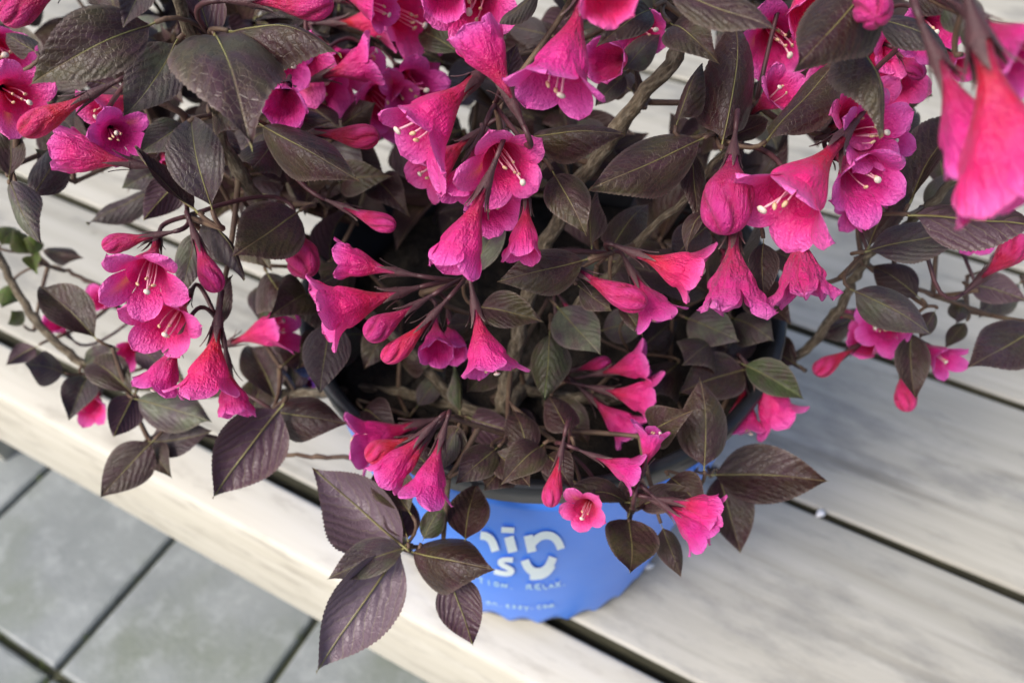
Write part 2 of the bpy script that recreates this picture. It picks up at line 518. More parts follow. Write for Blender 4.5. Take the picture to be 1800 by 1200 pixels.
moss = add('moss', mo.mesh('moss', [M_MOSS], False), None, Matrix.Translation((0, 0, Z_GROUND)) @ bas)
tag(moss, 'short green moss growing in joints between the grey paving slabs', 'moss', kind='stuff')

# ------------------------------------------------------------------ bench of pale boards
bench = bpy.data.objects.new('wooden_bench', None); COL.objects.link(bench)
bench.matrix_world = Matrix.Translation((0, 0, Z_GROUND)) @ bas
tag(bench, 'weathered pale bench of wide beige boards with dark gaps under the potted shrub', 'bench')
TH = -Z_GROUND
def plank(name, x0, x1, y0, y1, z0, z1, r=.003, parent=bench, mt=None):
    b_ = B()
    # profile in y/z with rounded arrises, long way subdivided for a very slight bow
    prof = []
    for (cy, cz, a0) in ((y1-r, z1-r, 0), (y0+r, z1-r, 90), (y0+r, z0+r, 180), (y1-r, z0+r, 270)):
        for k in range(4):
            a = R(a0+k*30); prof.append((cy+r*math.cos(a), cz+r*math.sin(a)))
    n = 24; P = np.zeros((n, len(prof), 3))
    ph = rng.uniform(0, 6)
    for i in range(n):
        t = i/(n-1); x = x0+(x1-x0)*t
        for j, (y, z) in enumerate(prof):
            P[i, j] = (x, y+.0012*math.sin(ph+t*9), z+.0008*math.sin(ph*2+t*11))
    b_.grid(P, wrap=True, flip=True)
    m_ = len(prof)
    b_.f.append(tuple(range(m_))); b_.m.append(0)
    b_.f.append(tuple((n-1)*m_+j for j in range(m_))[::-1]); b_.m.append(0)
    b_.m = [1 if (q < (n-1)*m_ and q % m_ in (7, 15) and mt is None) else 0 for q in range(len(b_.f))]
    me = b_.mesh(name, [mt or M_BOARD, M_GRIME])
    return add(name, me, parent)
def n_at(x, y):
    return on_z(x, y, 0).dot(EY)
nB = (n_at(1000, 1100)+n_at(520, 852))/2
nA = (n_at(1420, 892)+n_at(1790, 1042)+n_at(120, 348))/3
nC = n_at(1740, 690)
nE = n_at(450, 940)
GAP = .0085
edges = [nB, nA, nC]
while edges[-1] < 1.5: edges.append(edges[-1]+.163)
for k in range(len(edges)-1):
    plank('plank', -1.3, 1.5, edges[k]+GAP/2, edges[k+1]-GAP/2, TH-.034, TH+rng.uniform(-.0006, .0006))
plank('fascia_board', -1.3, 1.5, nE, nB-GAP/2, TH-.118, TH-.0005, r=.004, mt=M_LIT_BOARD)
yb = edges[-1]
for xs in (-1.0, .1, 1.2):
    b_ = B(); b_.box(xs-.045, xs+.045, nB+.01, yb-.05, TH-.13, TH-.0365)
    add('cross_beam', b_.mesh('cross_beam', [M_BOARD], False), bench)
    for yy in (nB+.06, yb-.12):
        b_ = B(); b_.box(xs-.035, xs+.035, yy-.035, yy+.035, 0, TH-.1305)
        add('leg', b_.mesh('leg', [M_BOARD], False), bench)

# ------------------------------------------------------------------ pot
PC = Vector((.015, .292, 0)); PH = .217; PRB, PRT = .090, .1185
def pr(z): return PRB+(PRT-PRB)*z/PH
pot = bpy.data.objects.new('plant_pot', None); COL.objects.link(pot); pot.location = PC
tag(pot, 'round black plastic pot wearing a bright blue printed sleeve with scalloped edge', 'pot')
def lathe(prof, n=72):
    P = np.zeros((len(prof), n, 3))
    for i, (r_, z_) in enumerate(prof):
        for j in range(n):
            a = 2*math.pi*j/n
            P[i, j] = (r_*math.cos(a), r_*math.sin(a), z_)
    return P
b_ = B()
b_.grid(lathe([(.001, .002), (PRB-.006, .002), (PRB-.002, .0005), (PRB, .003), (pr(.199), .199), (pr(.2)+.0040, .201), (pr(.215)+.0042, .215), (pr(.217)+.003, .217), (pr(.217)-.0005, .217), (pr(.21)-.0025, .212), (pr(.12)-.003, .12)]), wrap=True)
add('pot_body', b_.mesh('pot_body', [M_POT]), pot)
b_ = B()
nseg, nr = 300, 24
P = np.zeros((nr+3, nseg, 3))
for j in range(nseg):
    a = 2*math.pi*j/nseg
    zb = .004+.011*abs(math.cos(a*15.5+.4))**1.3
    zt = .1965+.0012*math.sin(a*5)
    for i in range(nr):
        z = zb+(zt-zb)*i/(nr-1)
        rr = pr(z)+.0016+.0006*math.sin(a*7+z*30)*math.sin(a*3+1)
        P[i+1, j] = (rr*math.cos(a), rr*math.sin(a), z)
    for i, (z) in ((0, zb), (nr+1, zt)):
        rr = pr(z)+.0004
        P[i, j] = (rr*math.cos(a), rr*math.sin(a), z+(.0003 if i else -.0003))
    P[nr+2, j] = P[nr+1, j]*1.0
b_.grid(P[:nr+2], wrap=True)
sleeve = add('sleeve', b_.mesh('sleeve', [M_BLUE]), pot)
sleeve['label'] = 'bright blue printed sleeve with pale lettering and scalloped lower edge'
# soil
nr, na = 26, 80
P = np.zeros((nr, na, 3))
for i in range(nr):
    for j in range(na):
        a = 2*math.pi*j/na; r_ = (pr(.18)-.004)*i/(nr-1)
        P[i, j] = (r_*math.cos(a), r_*math.sin(a), .182+.006*math.sin(r_*60+a*2)*math.cos(a*3+r_*90)+rng.uniform(-.0025, .0025))
b_ = B(); b_.grid(P, wrap=True)
soil = add('soil', b_.mesh('soil', [M_SOIL]), pot); soil['kind'] = 'stuff'
# printing on the sleeve, wrapped round it
def cone_hit(x, y, lift=.0026):
    d = ray(x, y); lo = None
    t = .15
    def f(t):
        p = CAM+d*t
        return math.hypot(p.x-PC.x, p.y-PC.y)-(pr(p.z)+lift)
    while f(t) > 0 and t < .8: t += .002
    a, b2 = t-.002, t
    for _ in range(30):
        mth = (a+b2)/2
        if f(mth) > 0: a = mth
        else: b2 = mth
    return (CAM+d*b2)-PC
def stroke(b_, pts, w, m=0, lift=.0024):
    """a flat painted stroke; points and width in photo pixels, laid on the sleeve"""
    pts = [np.array(p, dtype=float) for p in pts]
    fine = []
    for a, c in zip(pts[:-1], pts[1:]):
        k = max(2, int(np.linalg.norm(c-a)/3))
        for i in range(k): fine.append(a+(c-a)*i/k)
    fine.append(pts[-1])
    if len(fine) > 5:
        f2 = [p.copy() for p in fine]
        for _ in range(12 if len(fine) > 14 else 2):
            for i in range(1, len(f2)-1): f2[i] = (f2[i-1]+2*f2[i]+f2[i+1])/4
        fine = f2
    rows = []
    L = len(fine)
    for i, p in enumerate(fine):
        t = fine[min(i+1, L-1)]-fine[max(i-1, 0)]; t /= np.linalg.norm(t)+1e-9
        nrm = np.array((-t[1], t[0]))
        rows.append([cone_hit(*(p+nrm*w*s), lift) for s in (-.5, -.17, .17, .5)])
    b_.grid(np.array([[tuple(q) for q in r_] for r_ in rows]), m=m)
def zp(x, y): return (840+x/6.667, 900+y/6.667)
def letter(name, strokes, mt=M_PRINT):
    b_ = B()
    for k_, (pts, w) in enumerate(strokes): stroke(b_, [zp(*p) for p in pts], w, lift=.0024+.00015*k_)
    add(name, b_.mesh(name, [mt]), sleeve)
letter('letter', [([(30, 270), (90, 275), (145, 305), (180, 370), (205, 455)], 14)])
letter('letter', [([(362, 285), (410, 465)], 17), ([(275, 203), (425, 213)], 10)])
letter('letter', [([(590, 270), (635, 465)], 16), ([(640, 360), (700, 285), (800, 255), (900, 280), (955, 350), (975, 430)], 14)])
letter('letter', [([(410, 560), (280, 545), (215, 575), (250, 615), (380, 655), (440, 690), (390, 725), (290, 722), (190, 690)], 9)])
letter('letter', [([(550, 560), (570, 640), (635, 705), (740, 715), (835, 655), (880, 525)], 15), ([(880, 620), (840, 700), (770, 750), (690, 762), (610, 755)], 10)])
GL = {'A': [[(0, 1), (.5, 0), (1, 1)], [(.2, .65), (.8, .65)]], 'T': [[(0, 0), (1, 0)], [(.5, 0), (.5, 1)]], 'I': [[(.5, 0), (.5, 1)]],
      'O': [[(.5, 0), (.05, .3), (.05, .7), (.5, 1), (.95, .7), (.95, .3), (.5, 0)]], 'N': [[(0, 1), (0, 0), (1, 1), (1, 0)]],
      'R': [[(0, 1), (0, 0), (.9, .1), (.9, .4), (0, .5), (1, 1)]], 'E': [[(1, 0), (0, 0), (0, 1), (1, 1)], [(0, .5), (.8, .5)]],
      'L': [[(0, 0), (0, 1), (1, 1)]], 'X': [[(0, 0), (1, 1)], [(1, 0), (0, 1)]], '.': [[(.3, .8), (.3, 1)]],
      'o': [[(.5, .35), (.05, .5), (.05, .8), (.5, 1), (.95, .8), (.95, .5), (.5, .35)]], 'c': [[(1, .4), (.4, .35), (.05, .6), (.3, 1), (1, .95)]],
      'm': [[(0, 1), (0, .4), (.5, .4), (.5, 1)], [(.5, .4), (1, .4), (1, 1)]], 'n': [[(0, 1), (0, .4), (.9, .4), (.9, 1)]],
      's': [[(1, .35), (.1, .4), (.2, .65), (.9, .72), (.8, 1), (0, .97)]], 'y': [[(0, .4), (.5, 1)], [(1, .4), (.3, 1.35)]],
      'a': [[(.1, .4), (.9, .4), (.9, 1), (.1, 1), (.1, .7), (.9, .7)]], 'e': [[(.1, .68), (.9, .68), (.8, .36), (.1, .45), (.1, .95), (.9, 1)]]}
def textline(txt, path, h, w):
    b_ = B(); path = [np.array(zp(*p)) for p in path]
    seg = np.linspace(0, 1, len(path))
    for i, ch in enumerate(txt):
        if ch == ' ': continue
        t = (i+.1)/len(txt); t2 = (i+.9)/len(txt)
        p0 = np.array([np.interp(t, seg, [p[k] for p in path]) for k in (0, 1)])
        p1 = np.array([np.interp(t2, seg, [p[k] for p in path]) for k in (0, 1)])
        e = (p1-p0)*.82; dn = np.array((.12, 1.))*h
        for st in GL[ch]:
            stroke(b_, [p0+e*x+dn*(y-.5) for x, y in st], w)
    add('text_line', b_.mesh('text_line', [M_PRINT2]), sleeve)
textline('TION. RELAX.', [(0, 790), (180, 835), (360, 865), (560, 872), (760, 870), (900, 850), (1070, 815)], 9, 3.0)
textline('on.easy.com', [(90, 1040), (300, 1080), (500, 1102), (700, 1098), (900, 1080)], 9, 2.6)

# tiny scraps on the boards
def scrap(p, r, label):
    b_ = B(); n = 8
    P = np.zeros((5, n, 3))
    for i in range(5):
        f = math.pi*i/4*.999+.0005
        for j in range(n):
            a = 2*math.pi*j/n; q = r*(1+.25*math.sin(j*2.3+i))
            P[i, j] = (q*math.sin(f)*math.cos(a), .65*q*math.sin(f)*math.sin(a), .4*r*(1-math.cos(f)))
    b_.grid(P, wrap=True, C=np.full((5, n, 3), .8))
    o = add('petal_scrap', b_.mesh('petal_scrap', [M_STAMEN]), None, Matrix.Translation(p) @ Matrix.Rotation(rng.uniform(0, 6), 4, 'Z'))
    tag(o, label, 'petal')
p = on_z(1441, 904, 0); scrap(p, .0042, 'tiny white petal scrap at the edge of a dark board gap')
p = on_z(1140, 996, 0); scrap(p, .0036, 'tiny cream petal scrap on the board touching the blue pot')

# ------------------------------------------------------------------ flower prototypes (unit length along +z, base at 0)
DEEP = np.array((.17, .002, .018)); RED = np.array((.46, .004, .050)); MAG = np.array((.64, .012, .175)); PINK = np.array((.74, .058, .36)); PALE = np.array((.84, .25, .62))
def lerp(a, b, t): return a+(b-a)*t
def sst(x, a, b):
    t = np.clip((x-a)/(b-a), 0, 1); return t*t*(3-2*t)
def tube_col(t):
    c = lerp(DEEP, RED, sst(t, 0, .42)); c = lerp(c, MAG, sst(t, .4, 1.0)); return c
def corolla(name, seed, rm=.20, ll=.33, ph0=18, ph1=75, wmax=.165, ruffle=.014, bend=.06, wrinkle=0, mt=None, zm=.66, guide=True, rt=.05, spread=.25):
    r = random.Random(seed); b_ = B()
    n = 60; nz = 20
    def prof(t):
        return rt*(1-.12*math.sin(math.pi*min(t/.35, 1)))+(rm-rt)*float(sst(t, .18, 1.02))**1.15
    ph = [r.uniform(0, 6.28) for _ in range(8)]
    def warp(p):
        x, y, z = p
        x += bend*z*z*1.2-bend*.2*z
        if wrinkle:
            a = math.atan2(y, x); q = wrinkle*float(sst(z, .1, .6))
            s = 1+q*(.5*math.sin(a*9+z*5+ph[0])+.5*math.sin(a*15-z*9+ph[1])+.4*math.sin(z*30+a*4))
            x *= s; y *= s
        s2 = 1+.03*math.sin(z*11+ph[2])
        return (x*s2, y, z)
    P = np.zeros((nz, n, 3)); C = np.zeros((nz, n, 3)); UV = np.zeros((nz, n, 2))
    for i in range(nz):
        t = i/(nz-1); rr = prof(t)
        for j in range(n):
            a = 2*math.pi*j/n
            q = 1+.075*math.cos(5*a)*float(sst(t, .25, 1))
            if t == 1: q = 1
            P[i, j] = warp((rr*q*math.cos(a), rr*q*math.sin(a), t*zm)); C[i, j] = tube_col(t)*(1+.10*math.cos(5*a)*t); UV[i, j] = (j/n, t)
    b_.grid(P, UV, C, wrap=True)
    nt_, nv = 11, 13
    for k in range(5):
        th = 2*math.pi*k/5
        f1 = R(ph1*(1+r.uniform(-spread, spread))); f0 = R(ph0); l_ = ll*(1+r.uniform(-.12, .12))*(1.12 if k == 0 else 1)
        rr, zz = rm, zm
        P = np.zeros((nt_, nv, 3)); C = np.zeros((nt_, nv, 3)); UV = np.zeros((nt_, nv, 2))
        p1, p2, sk = r.uniform(0, 6.28), r.uniform(0, 6.28), r.uniform(-.25, .25)
        wm = wmax*(1+r.uniform(-.1, .12)); w0 = rm*math.pi/5
        for i in range(nt_):
            t = i/(nt_-1); fi = f0+(f1-f0)*float(sst(t, 0, .9))
            if i:
                rr += l_/(nt_-1)*math.sin(fi); zz += l_/(nt_-1)*math.cos(fi)
            w = (w0+(wm-w0)*float(sst(t, 0, .55)))*math.sqrt(max(0., 1-t**3.2))+.012*t
            rho = rm*(1+5*t)
            for j in range(nv):
                v = -1+2*j/(nv-1); al = w*v/rho
                rad = rr-rho*(1-math.cos(al)); tan = rho*math.sin(al)+sk*.12*t*t
                off = ruffle*t*(math.sin(3.1*v+p1)*1.3+math.sin(6.3*v+p2+3*t)*.6)-.5*ruffle*t*v*v*2
                edge_curl = -.03*t*abs(v)**3
                rad2 = rad+(off)*math.cos(fi); z2 = zz-(off)*math.sin(fi)+edge_curl-(.03*(1-abs(v))**2 if t == 1 else 0)
                x = rad2*math.cos(th)-tan*math.sin(th); y = rad2*math.sin(th)+tan*math.cos(th)
                P[i, j] = warp((x, y, z2)); UV[i, j] = (v, t)
                c = lerp(MAG, PINK, float(sst(t, 0, .8))); c = lerp(c, PALE, .6*float(sst(t, .35, 1))*(.35+.65*abs(v)**1.5))
                c = lerp(c, MAG*.85, .5*math.exp(-(v*7)**2)*(1-t))
                if guide and k == 0 and t < .75: c = lerp(c, np.array((.85, .33, .06)), .55*math.exp(-(v*3.6)**2)*(1-t/.75))
                C[i, j] = c
        b_.grid(P, UV, C)
    V = np.array(b_.v); s = 1/max(V[:, 2].max(), .8)
    b_.v = [tuple(v) for v in V*s]
    return b_.mesh(name, [mt or M_PETAL]), s
def budmesh(name, seed, rmax=.155, tipr=.7, fat=0., rt=.045, twist=.9):
    r = random.Random(seed); b_ = B(); n, nz = 50, 34
    P = np.zeros((nz, n, 3)); C = np.zeros((nz, n, 3)); UV = np.zeros((nz, n, 2)); ph = r.uniform(0, 6)
    bend = r.uniform(.03, .10)
    for i in range(nz):
        t = i/(nz-1); t = 1-(1-t)**1.25
        body = rt+(rmax-rt)*float(sst(t, .12-fat*.1, .74-fat*.25))**1.1
        z0 = .74-fat*.1
        if t > z0:
            q = (t-z0)/(1-z0); body *= max(0., 1-q**2.3)**.5
        for j in range(n):
            a = 2*math.pi*j/n; ft = float(sst(t, .45-fat*.25, .8))
            a2 = a+twist*ft*max(0, t-.4)*2
            u_ = (5*a2/(2*math.pi)) % 1.0
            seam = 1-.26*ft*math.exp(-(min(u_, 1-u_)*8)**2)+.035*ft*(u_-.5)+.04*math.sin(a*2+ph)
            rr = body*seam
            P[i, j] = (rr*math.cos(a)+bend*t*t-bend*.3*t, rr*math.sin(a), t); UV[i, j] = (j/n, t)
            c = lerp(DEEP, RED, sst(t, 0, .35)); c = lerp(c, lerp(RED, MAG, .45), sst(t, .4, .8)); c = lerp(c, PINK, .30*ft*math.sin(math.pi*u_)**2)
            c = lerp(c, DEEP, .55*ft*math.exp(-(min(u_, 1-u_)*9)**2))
            C[i, j] = c
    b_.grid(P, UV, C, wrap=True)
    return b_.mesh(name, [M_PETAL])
PROTO = {'o': [], 't': [], 'h': [], 'b': [], 'r': [], 'w': []}
for s in range(4): PROTO['o'].append(corolla('flower', 100+s, rm=.215, ll=.36, ph0=18, ph1=66, wmax=.20, bend=.05+.03*s))
for s in range(4): PROTO['t'].append(corolla('flower', 200+s, rm=.21, ll=.325, ph0=12, ph1=50, wmax=.19, bend=.04+.03*s, zm=.68, guide=False))
for s in range(4): PROTO['h'].append(corolla('flower', 300+s, rm=.20, ll=.28, ph0=4, ph1=14, wmax=.175, bend=.06, zm=.70, ruffle=.012, guide=False, spread=.9))
for s in range(3): PROTO['w'].append(corolla('flower', 400+s, rm=.21, ll=.30, ph0=16, ph1=38, wmax=.135, bend=.05, zm=.68, ruffle=.035, wrinkle=.12, mt=M_WITHER, guide=False, spread=.8))
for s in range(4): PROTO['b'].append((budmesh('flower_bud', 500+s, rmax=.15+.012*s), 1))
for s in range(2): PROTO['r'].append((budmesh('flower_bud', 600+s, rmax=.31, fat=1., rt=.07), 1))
def calyx_mesh(seed, rt=.058, short=False):
    r = random.Random(seed); b_ = B()
    z0 = -.30
    pts = [(0, 0, z0+(.02-z0)*i/6) for i in range(7)]
    b_.tube(pts, [lerp(.026, rt+.006, float(sst(i/6, .1, 1))) for i in range(7)], 10, 0, [tuple(lerp(np.array((.05, .012, .016)), np.array((.10, .030, .036)), i/6)) for i in range(7)], cap=False)
    for k in range(5):
        th = 2*math.pi*(k+r.uniform(-.15, .15))/5; L_ = r.uniform(.17, .30)
        n = 6; P = np.zeros((n, 3, 3)); C = np.zeros((n, 3, 3)); rr, zz = rt+.008, 0
        sp = r.uniform(5, 40)
        for i in range(n):
            t = i/(n-1); f = R(4+sp*t)
            if i: rr += L_/(n-1)*math.sin(f); zz += L_/(n-1)*math.cos(f)
            w = .034*(1-t)**.8+.002
            for j, v in enumerate((-1, 0, 1)):
                rad = rr-(.006 if v else -.004); tan = w*v+.03*t*t*math.sin(k*2.1+seed)
                P[i, j] = (rad*math.cos(th)-tan*math.sin(th), rad*math.sin(th)+tan*math.cos(th), zz)
                C[i, j] = lerp(np.array((.085, .024, .030)), np.array((.26, .18, .16)), t*t*t)
        b_.grid(P, C=C)
    return b_.mesh('calyx', [M_CALYX])
CALYX = [calyx_mesh(s) for s in range(4)]; CALYX_R = [calyx_mesh(s+9, rt=.085) for s in range(2)]
def pistil_mesh(seed):
    r = random.Random(seed); b_ = B()
    x, y = r.uniform(-.05, .05), r.uniform(-.05, .05)
    pts = bez(Vector((0, 0, .25)), Vector((.0, 0, .7)), Vector((x+.06, y, 1.02)), 8)
    b_.tube(pts, [.010]*8, 6, 0, (.78, .42, .50))
    c = Vector(pts[-1]); k = 8; P = np.zeros((6, k, 3))
    for i in range(6):
        f = math.pi*i/5*.998+.001
        for j in range(k):
            a = 2*math.pi*j/k
            P[i, j] = (c.x+.042*math.sin(f)*math.cos(a), c.y+.034*math.sin(f)*math.sin(a), c.z+.020-.028*math.cos(f))
    b_.grid(P, C=np.tile(np.array((.72, .64, .54)), (6, k, 1)), wrap=True)
    return b_.mesh('pistil', [M_STAMEN])
def stamen_mesh(seed):
    r = random.Random(seed); b_ = B()
    rad = r.uniform(.06, .11); zt = r.uniform(.74, .9)
    pts = bez(Vector((.05, 0, .35)), Vector((rad, 0, .62)), Vector((rad-.02, r.uniform(-.03, .03), zt)), 7)
    b_.tube(pts, [.008]*7, 5, 0, (.80, .40, .50))
    p = Vector(pts[-1]); d = Vector((r.uniform(-.8, .8), r.uniform(-.8, .8), .7)).normalized()*.062
    q = [p-d*.55+d*1.1*i/5 for i in range(6)]
    b_.tube([tuple(v) for v in q], [.004, .016, .019, .018, .015, .004], 6, 0, (.66, .47, .28))
    return b_.mesh('stamen', [M_STAMEN])
PISTIL = [pistil_mesh(s) for s in range(3)]; STAMEN = [stamen_mesh(s) for s in range(4)]

# ------------------------------------------------------------------ leaf prototypes (unit length along +y, unit full width, top side +z)
WT = np.array([0, .02, .05, .10, .17, .25, .34, .44, .54, .64, .74, .83, .90, .955, 1.0])
WW = np.array([.01, .055, .15, .275, .385, .455, .495, .495, .46, .39, .295, .19, .10, .035, .0])
def wprof(t):
    ts = [max(0, t-.02), t, min(1, t+.02)]
    return float(np.mean(np.interp(ts, WT, WW)))*(1 if t < .97 else (1-t)/.03)
def leaf_mesh(seed, arch, fold, curl, wave, hook=0., mats=None):
    r = random.Random(seed); b_ = B()
    nrow, nh = 61, 6
    p1, p2 = r.uniform(0, 6), r.uniform(0, 6)
    asym = r.uniform(-.05, .05); bow = r.uniform(-.06, .06)
    def zc(t):
        return arch*4*t*(1-t)*(1+.5*(t-.5)*hook)+.02*math.sin(7*t+p1)*t*(1-t)*4
    P = np.zeros((nrow, 2*nh+1, 3)); C = np.zeros((nrow, 2*nh+1, 3)); UV = np.zeros((nrow, 2*nh+1, 2))
    for i in range(nrow):
        t = i/(nrow-1); w = wprof(t)
        saw = ((t*30) % 1.0)
        for j in range(-nh, nh+1):
            q = j/nh; q = math.copysign(abs(q)**.85, q) if j else 0
            x = w*q*(1+asym*q)
            y = t
            if abs(j) == nh and .06 < t < .97:
                x *= 1+.055*saw; y += .010*saw
            z = zc(t)+fold*abs(x)-curl*x*x*2+wave*math.sin(t*9+p2+(1.7 if q > 0 else 0))*abs(q)**2*(.3+t)
            z += .004*math.cos(2*math.pi*(6.5*t-7.5*abs(x)))*min(1, abs(x)*5)*min(1, w*4)
            P[i, j+nh] = (x+bow*4*t*(1-t), y, z); UV[i, j+nh] = (x+.5, t)
            C[i, j+nh] = 1. if abs(j) == nh else 0.
    b_.grid(P, UV, C, m=0)
    # petiole and midrib
    pts = []; rad = []
    for i in range(-3, 17):
        t = i/17
        if t < 0: pts.append((bow*4*t*.3, t*.45, t*.10+.0)); rad.append(.016)
        else: pts.append((bow*4*t*(1-t), t, zc(t)-.006)); rad.append(.0155*(1-t)+.002)
    b_.tube(pts, rad, 6, 1)
    return b_.mesh('leaf', mats or [M_LEAF, M_RIB])
SHAPES = [(.04, .18, .25, .02), (.10, .10, .5, .02), (.16, .22, .4, .03), (-.05, .30, .1, .03), (.08, .40, .1, .035), (.13, .05, .7, .025), (.02, .12, .5, .05), (.20, .30, .2, .02)]
LEAF = {k: [leaf_mesh(s*7+3, *sh, mats=[mt, M_RIB]) for s, sh in enumerate(SHAPES)] for k, mt in (('d', M_LEAF), ('v', M_OLIVE), ('g', M_GREEN), ('y', M_GREYLEAF))}

